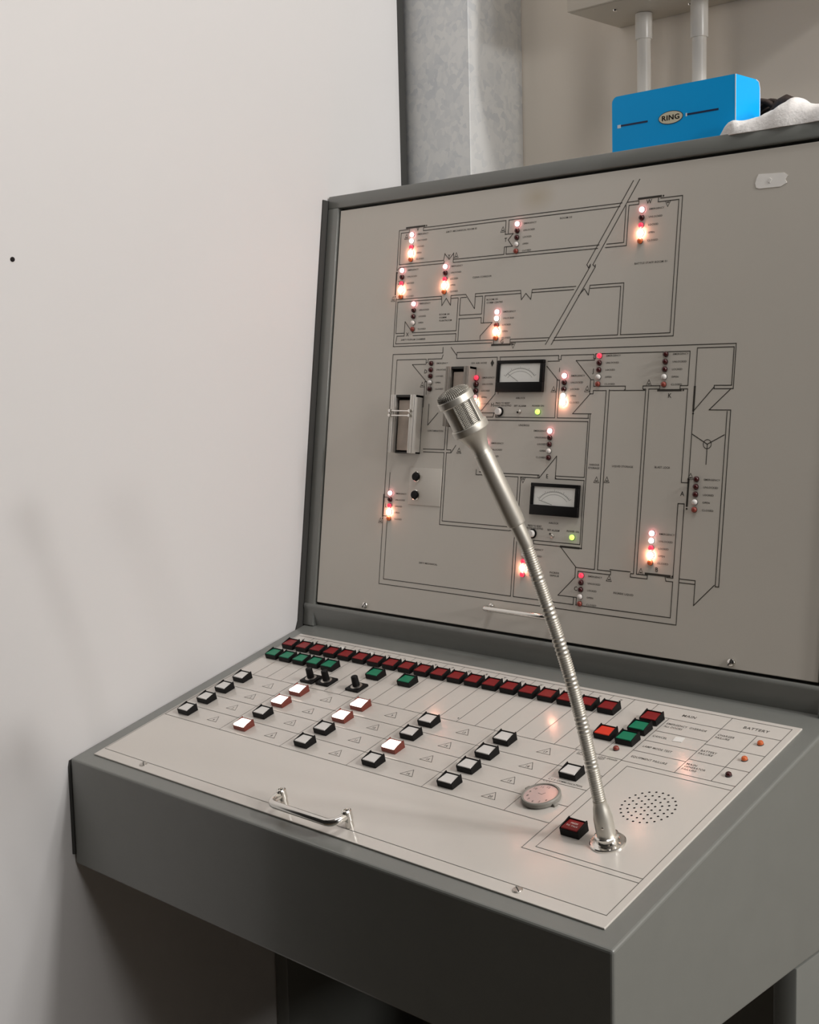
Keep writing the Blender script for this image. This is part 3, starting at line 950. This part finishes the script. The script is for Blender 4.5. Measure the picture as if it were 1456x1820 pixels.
# ------------------------------------------------------------------ gooseneck microphone
P3 = [Vector((x, y, z + OZ)) for x, y, z in MIC]
base = dv(0.7295, 0.1099, 0.0)
MICRO = thing('gooseneck_microphone', 'silver gooseneck microphone standing on the right of the desk', 'microphone', base)
nrm = DF.to_3x3() @ Vector((0, 0, 1))
T = to_axis(base, nrm)
q = MB()
q.lathe([(0.0178, 0.0), (0.0178, 0.0014), (0.0168, 0.0022), (0.0122, 0.0026), (0.0112, 0.0030), (0.0112, 0.0070), (0.0118, 0.0076), (0.0118, 0.0092), (0.0105, 0.0100), (0.0, 0.0100)], 'chrome', 40)
fl = q.build('flange', MICRO, T, label='polished round flange')
for a_ in (-0.9, 2.2):
    q = MB(); q.lathe([(0.0018, 0.0), (0.0018, 0.0006), (0.0, 0.0010)], 'steel', 10)
    q.build('flange_screw', fl, T @ Matrix.Translation((0.0146 * math.cos(a_), 0.0146 * math.sin(a_), 0.0022)))
sd = (P3[3] - base).normalized()
L = (P3[3] - base).length
T = to_axis(base, sd)
q = MB()
q.lathe([(0.0092, 0.006), (0.0095, 0.012), (0.0094, 0.026), (0.0086, L - 0.009), (0.0078, L - 0.003), (0.0066, L + 0.0006), (0.0066, L + 0.004), (0.0, L + 0.004)], 'satin', 32)
st = q.build('stem', MICRO, T, label='satin metal socket')
camdir = (cam.location - base)
loc = (T.inverted().to_3x3() @ camdir); az = math.atan2(loc.y, loc.x) - 0.25
q = MB(); q.lathe([(0.0012, 0.0), (0.0012, 0.0006), (0.0, 0.0009)], 'chrome', 10, Matrix.Rotation(PI / 2, 4, 'Y'))
q.build('set_screw', st, T @ Matrix.Rotation(az, 4, 'Z') @ Matrix.Translation((0.0094, 0, 0.019)))


def catmull(pts, step):
    out = []
    ext = [pts[0] * 2 - pts[1]] + pts + [pts[-1] * 2 - pts[-2]]
    for i in range(1, len(ext) - 2):
        p0, p1, p2, p3 = ext[i - 1:i + 3]
        m_ = max(1, int((p2 - p1).length / step))
        for j in range(m_):
            t = j / m_
            out.append(0.5 * (2 * p1 + (p2 - p0) * t + (2 * p0 - 5 * p1 + 4 * p2 - p3) * t * t + (3 * p1 - p0 - 3 * p2 + p3) * t ** 3))
    out.append(ext[-2])
    return out


ctrl = [P3[3], P3[4], P3[5], P3[6], P3[7], P3[8] * 0.5 + (P3[7] + P3[9]) * 0.25, P3[9], P3[10]]
for _ in range(2):                                         # relax measuring noise out of the bend
    ctrl = [ctrl[0]] + [(ctrl[i - 1] + ctrl[i] * 2 + ctrl[i + 1]) / 4 for i in range(1, len(ctrl) - 1)] + [ctrl[-1]]
fine = catmull(ctrl, 0.00055)
# even spacing, then ribs 2.2 mm apart
even, acc = [fine[0]], 0.0
for a_, c_ in zip(fine, fine[1:]):
    acc += (c_ - a_).length
    if acc >= 0.00055:
        even.append(c_); acc = 0.0
RIB = (0.0061, 0.0065, 0.0061, 0.0054)
q = MB()
q.tube(even, [RIB[i % 4] for i in range(len(even))], 'satin', 16)
q.build('gooseneck', MICRO, None, 80, label='ribbed flexible metal neck')

d1 = (P3[13] - P3[10]).normalized()
T = to_axis(P3[10], d1)
LT_ = (P3[13] - P3[10]).length
f0 = (P3[11] - P3[10]).length
q = MB()
q.lathe([(0.0062, -0.004), (0.0066, -0.0005), (0.0069, f0 - 0.003), (0.0069, f0), (0.0086, f0 + 0.001), (0.0090, f0 + 0.004), (0.0090, f0 + 0.0045), (0.0092, f0 + 0.0055), (0.0089, LT_ - 0.004), (0.0089, LT_ - 0.0035), (0.0081, LT_ - 0.0034), (0.0081, LT_)], 'satin', 32)
tb = q.build('handle', MICRO, T, label='smooth satin metal tube')
d2 = (P3[15] - P3[13]).normalized()
T = to_axis(P3[13], d2)
loc = T.inverted().to_3x3() @ (cam.location - P3[14])
az = math.atan2(loc.y, loc.x)
right = T.inverted().to_3x3() @ (cam.matrix_basis.to_3x3() @ Vector((1, 0, 0)))
sgn = 1 if math.cos(az + 0.3) * right.x + math.sin(az + 0.3) * right.y > 0 else -1
q = MB()
q.lathe([(0.0078, -0.003), (0.0080, 0.0), (0.0084, 0.004), (0.0104, 0.010), (0.0132, 0.016), (0.0152, 0.0195), (0.0170, 0.0196), (0.0172, 0.0205), (0.0172, 0.0255), (0.0164, 0.0263), (0.0154, 0.0264),
         (0.0154, 0.0480), (0.0164, 0.0481), (0.0172, 0.0490), (0.0172, 0.0545), (0.0166, 0.0552), (0.0156, 0.0552), (0.0152, 0.0540)], 'satin', 48, cap=False)
head = q.build('head', MICRO, T, label='satin metal microphone head with two raised rings')


def cyl(r, a, z):
    return Vector((r * math.cos(a), r * math.sin(a), z))


def stud(q, pts, h, inner, m_):
    mid = sum(pts, Vector()) / len(pts)
    top = mid + (mid - inner).normalized() * h
    i_ = q.mi(m_)
    t_ = q.bm.verts.new(top)
    vs = [q.bm.verts.new(p) for p in pts]
    for k_ in range(len(vs)):
        q.bm.faces.new((vs[k_], vs[(k_ + 1) % len(vs)], t_)).material_index = i_


q = MB()
CAPP = [(0.0152, 0.0545), (0.0153, 0.0562), (0.0153, 0.0579), (0.0140, 0.0594), (0.0122, 0.0604), (0.0104, 0.0611), (0.0086, 0.0616), (0.0068, 0.0619), (0.0050, 0.0621), (0.0032, 0.0622), (0.0012, 0.0622)]
q.lathe(CAPP + [(0.0, 0.0622)], 'rubber', 48, cap=False)
for (ra, za), (rb, zb) in zip(CAPP, CAPP[1:]):            # woven wires: raised studs ring by ring
    nn = max(8, int(2 * PI * ra / 0.0019))
    for c in range(nn):
        a0, a1 = 2 * PI * (c + 0.1) / nn, 2 * PI * (c + 0.9) / nn
        stud(q, [cyl(ra, a0, za), cyl(ra, a1, za), cyl(rb, a1, zb), cyl(rb, a0, zb)], 0.0007, Vector((0, 0, 0.045)), 'grille_dark')
q.build('top_grille', head, T, 0, label='wire mesh end cap')
for kk in range(2):
    ac = az + sgn * 0.22 + kk * PI
    q = MB()
    span, r0 = 0.52, 0.0160
    cols, rows = 12, 14
    for c in range(cols):
        for r in range(rows):
            a0, a1 = ac - span + 2 * span * c / cols, ac - span + 2 * span * (c + 1) / cols
            z0, z1 = 0.0266 + 0.0214 * r / rows, 0.0266 + 0.0214 * (r + 1) / rows
            am, zm_ = (a0 + a1) / 2, (z0 + z1) / 2
            stud(q, [cyl(r0, a0, zm_), cyl(r0, am, z0), cyl(r0, a1, zm_), cyl(r0, am, z1)], 0.00045, Vector((0, 0, zm_)), 'grille')
    q.face([cyl(r0 - 0.0003, ac - span, 0.0266), cyl(r0 - 0.0003, ac, 0.0266), cyl(r0 - 0.0003, ac, 0.048), cyl(r0 - 0.0003, ac - span, 0.048)], 'rubber')
    q.face([cyl(r0 - 0.0003, ac, 0.0266), cyl(r0 - 0.0003, ac + span, 0.0266), cyl(r0 - 0.0003, ac + span, 0.048), cyl(r0 - 0.0003, ac, 0.048)], 'rubber')
    for s in (-1, 1):
        aa = ac + s * (span + 0.05)
        q.box(0.0145, 0.0167, -0.0007, 0.0007, 0.0264, 0.0481, 'satin', 0.0003, xf=Matrix.Rotation(aa, 4, 'Z'))
    q.build('side_grille', head, T, 0, label='knurled mesh window in the side')

# ------------------------------------------------------------------ on the back wall: box and conduits
EX0, EX1, EY0, EZ = 0.289, 0.720, 0.647, 0.977 + OZ
EB = thing('electrical_box', 'pale metal electrical box fixed high on the cream back wall', 'electrical box', (0.5, YB, EZ))
q = MB(); q.box(EX0, EX1, EY0 + 0.004, YB - 0.0006, EZ, EZ + 0.34, 'enamel_box', 0.002); q.build('enclosure', EB)
q = MB(); q.box(EX0, EX1, EY0 - 0.002, EY0 + 0.0035, EZ + 0.0005, EZ + 0.34, 'enamel_box', 0.0015)
q.box(EX0 + 0.012, EX1 - 0.012, EY0 - 0.0034, EY0 - 0.0015, EZ + 0.020, EZ + 0.33, 'enamel_box', 0.001)
q.build('cover', EB)
for x, y in ((0.345, 0.683), (0.410, 0.672), (0.432, 0.738)):
    q = MB(); q.lathe([(0.0035, 0.0), (0.0030, 0.002), (0.0, 0.003)], 'chrome', 12, Matrix.Rotation(PI, 4, 'X'))
    q.build('screw', EB, Matrix.Translation((x, y, EZ)))
for x, zl, lab in ((0.3605, 0.036, 'left white conduit running down from the electrical box'), (0.4505, 0.050, 'right white conduit running down from the electrical box')):
    CT = thing('conduit', lab, 'pipe', (x, 0.731, EZ), 'conduits below the electrical box')
    q = MB(); q.lathe([(0.0098, -1.70), (0.0098, -0.02)], 'pvc', 24); q.build('pipe', CT, Matrix.Translation((x, 0.731, EZ)))
    q = MB(); q.lathe([(0.0118, -zl), (0.0121, -zl + 0.001), (0.0121, -0.0005), (0.0110, -0.0004)], 'pvc', 24); q.build('coupling', CT, Matrix.Translation((x, 0.731, EZ)))

# ------------------------------------------------------------------ on top of the console
ZT = ztop + 0.0003
# open blue carton
BX0, BX1, BY0, BY1, BZ = 0.4755, 0.6465, 0.4860, 0.5420, ZT
BH = 0.812 + OZ - ZT
CB = thing('cardboard_box', 'bright blue open cardboard box with a cream oval badge on the console top', 'box', ((BX0 + BX1) / 2, (BY0 + BY1) / 2, BZ))
th = 0.0012


def rounded(x0, x1, z0, z1, rl, rr):
    pts = [(x0, z0), (x1, z0)]
    if rr:
        pts += [(x1 - rr + rr * math.cos(t * PI / 12), z1 - rr + rr * math.sin(t * PI / 12)) for t in range(7)]
    else:
        pts.append((x1, z1))
    if rl:
        pts += [(x0 + rl - rl * math.sin(t * PI / 12), z1 - rl + rl * math.cos(t * PI / 12)) for t in range(7)]
    else:
        pts.append((x0, z1))
    return pts


q = MB()
q.prism(rounded(BX0, BX1, BZ, BZ + BH, 0.008, 0), BY0, BY0 + th, 'blue', (0, 2, 1))
q.box(BX1 - th * 0.6, BX1 + th * 0.35, BY0 - 0.0002, BY0 + 0.0004, BZ, BZ + BH, 'cardwhite')
for x0, x1, z in ((BX0 + 0.013, BX0 + 0.052, BZ + 0.0350), (BX0 + 0.107, BX0 + 0.149, BZ + 0.0350)):
    q.box(x0, x1, BY0 - 0.0002, BY0, z - 0.0011, z + 0.0011, 'navy')
q.box(BX0 + 0.008, BX0 + 0.013, BY0 - 0.0002, BY0, BZ + 0.0325, BZ + 0.0365, 'cardwhite')
q.box(BX0 + 0.105, BX0 + 0.107, BY0 - 0.0002, BY0, BZ + 0.0330, BZ + 0.0368, 'cardwhite')
q.build('front_wall', CB, smooth=0, label='blue front wall with dark stripes')
q = MB(); q.prism([(a_, b_) for a_, b_ in rounded(BY0 + th, BY1, BZ, BZ + BH, 0, 0.008)], BX1 - th, BX1, 'blue', (1, 2, 0))
q.tube([(BX1, BY1 - 0.0002, BZ), (BX1, BY1 - 0.0002, BZ + BH - 0.009), (BX1, BY1 - 0.003, BZ + BH - 0.002), (BX1, BY1 - 0.009, BZ + BH - 0.0002)], 0.0006, 'cardwhite', 6)
q.build('side_wall', CB, smooth=0)
q = MB(); q.box(BX0, BX0 + th, BY0 + th, BY1, BZ, BZ + BH * 0.80, 'blue'); q.build('side_wall', CB, smooth=0)
q = MB(); q.box(BX0, BX1, BY1, BY1 + th, BZ, BZ + BH * 0.80, 'blue'); q.build('rear_wall', CB, smooth=0)
q = MB(); q.box(BX0 + th, BX1 - th, BY0 + th, BY1, BZ, BZ + th, 'blue'); q.build('bottom', CB, smooth=0)
bx, bz = BX0 + 0.0845, BZ + 0.0348
FT = frame((bx, BY0, bz), (1, 0, 0), (0, 0, 1), (0, -1, 0))
q = MB()
q.face([(0.0172 * math.cos(t * PI / 16), 0.0078 * math.sin(t * PI / 16), 0.00025) for t in range(32)], 'navy')
q.face([(0.0164 * math.cos(t * PI / 16), 0.0070 * math.sin(t * PI / 16), 0.00035) for t in range(32)], 'label_cream')
q.text('RING', 0, 0, 0.00045, 0.0058, 'ink', 0.0235, 'center')
for s in (-0.0002, 0.0002):
    q.text('RING', s, 0.0001, 0.00046, 0.0058, 'ink', 0.0240, 'center')
q.build('badge', CB, FT, 0, label='cream oval badge with dark lettering')

# folded towelling cloth
HX = ((0.633, 0.005), (0.641, 0.0125), (0.655, 0.0165), (0.674, 0.0210), (0.692, 0.0275), (0.707, 0.0345), (0.718, 0.0340), (0.731, 0.0270), (0.748, 0.0245), (0.820, 0.023))


def hx(x):
    for (a_, ha), (c_, hc) in zip(HX, HX[1:]):
        if x <= c_:
            t = (x - a_) / (c_ - a_)
            t = t * t * (3 - 2 * t)
            return ha + (hc - ha) * t
    return HX[-1][1]


q = MB()
nx, ny = 90, 40
grid = []
for i in range(nx + 1):
    x = 0.633 + 0.183 * i / nx
    y0 = 0.4665 + 0.004 * max(0, 1 - (x - 0.633) / 0.02) + 0.0012 * math.sin(x * 130)
    t = min(1, max(0, (x - 0.6505) / 0.02))
    y1 = 0.4852 + (0.60 - 0.4852) * (t * t * (3 - 2 * t))
    row = []
    for j in range(ny + 1):
        s = j / ny
        y = y0 + (y1 - y0) * s
        e = max(0.0, 1 - abs(2 * s - 1) ** 5) ** 0.5
        xe = min(1.0, max(0.0, x - 0.633) / 0.012) ** 0.5 * min(1.0, max(0.0, 0.816 - x) / 0.012) ** 0.5
        fold = 0.0020 * math.sin(90 * (y - y0) + 60 * x + 1.5 * math.sin(70 * x)) + 0.0012 * math.sin(160 * y - 95 * x)
        crease = -0.004 * math.exp(-((x - 0.706 - 0.3 * (s - 0.2)) / 0.004) ** 2) * (1 - s)
        h = hx(x) * (1.0 if s < 0.35 else 1.0 - 0.6 * (s - 0.35)) * e * xe + (fold + crease) * e * xe
        row.append(q.bm.verts.new((x, y, ZT + max(0.0, h) + 0.0003)))
    grid.append(row)
lo = [[q.bm.verts.new((v.co.x, v.co.y, ZT)) for v in r] for r in grid]
ci = q.mi('cloth')
for i in range(nx):
    for j in range(ny):
        q.bm.faces.new((grid[i][j], grid[i + 1][j], grid[i + 1][j + 1], grid[i][j + 1])).material_index = ci
        q.bm.faces.new((lo[i][j], lo[i][j + 1], lo[i + 1][j + 1], lo[i + 1][j])).material_index = ci
for i in range(nx):
    q.bm.faces.new((lo[i][0], lo[i + 1][0], grid[i + 1][0], grid[i][0]))
    q.bm.faces.new((lo[i + 1][ny], lo[i][ny], grid[i][ny], grid[i + 1][ny]))
for j in range(ny):
    q.bm.faces.new((lo[0][j + 1], lo[0][j], grid[0][j], grid[0][j + 1]))
    q.bm.faces.new((lo[nx][j], lo[nx][j + 1], grid[nx][j + 1], grid[nx][j]))
o = q.build('towel', None, None, 180)
tag(o, 'crumpled white towelling cloth beside the blue box on the console top', 'cloth')

# coil of dark cord behind the box
q = MB()
pts = []
for i in range(120):
    a_ = i / 120 * 2 * PI * 4.2
    r_ = 0.022 + 0.004 * math.sin(i * 0.37)
    pts.append((0.640 + r_ * math.cos(a_), 0.592 - 0.030 + 0.010 * math.sin(i * 0.11) + 0.0040 * (i / 20), ZT + 0.0265 + r_ * math.sin(a_)))
q.tube(pts, 0.0034, 'cord', 8)
cd = thing('cord_coil', 'coil of dark brown cord showing between the blue box and the white towel', 'cord', (0.640, 0.57, ZT))
q.build('cord', cd, None, 60)
q = MB()
q.tube([(0.650, 0.566, ZT + 0.030), (0.661, 0.566, ZT + 0.044), (0.669, 0.566, ZT + 0.047), (0.676, 0.566, ZT + 0.045)], [0.008, 0.0085, 0.0080, 0.0055], 'cord', 12)
q.build('plug', cd, None, 60)
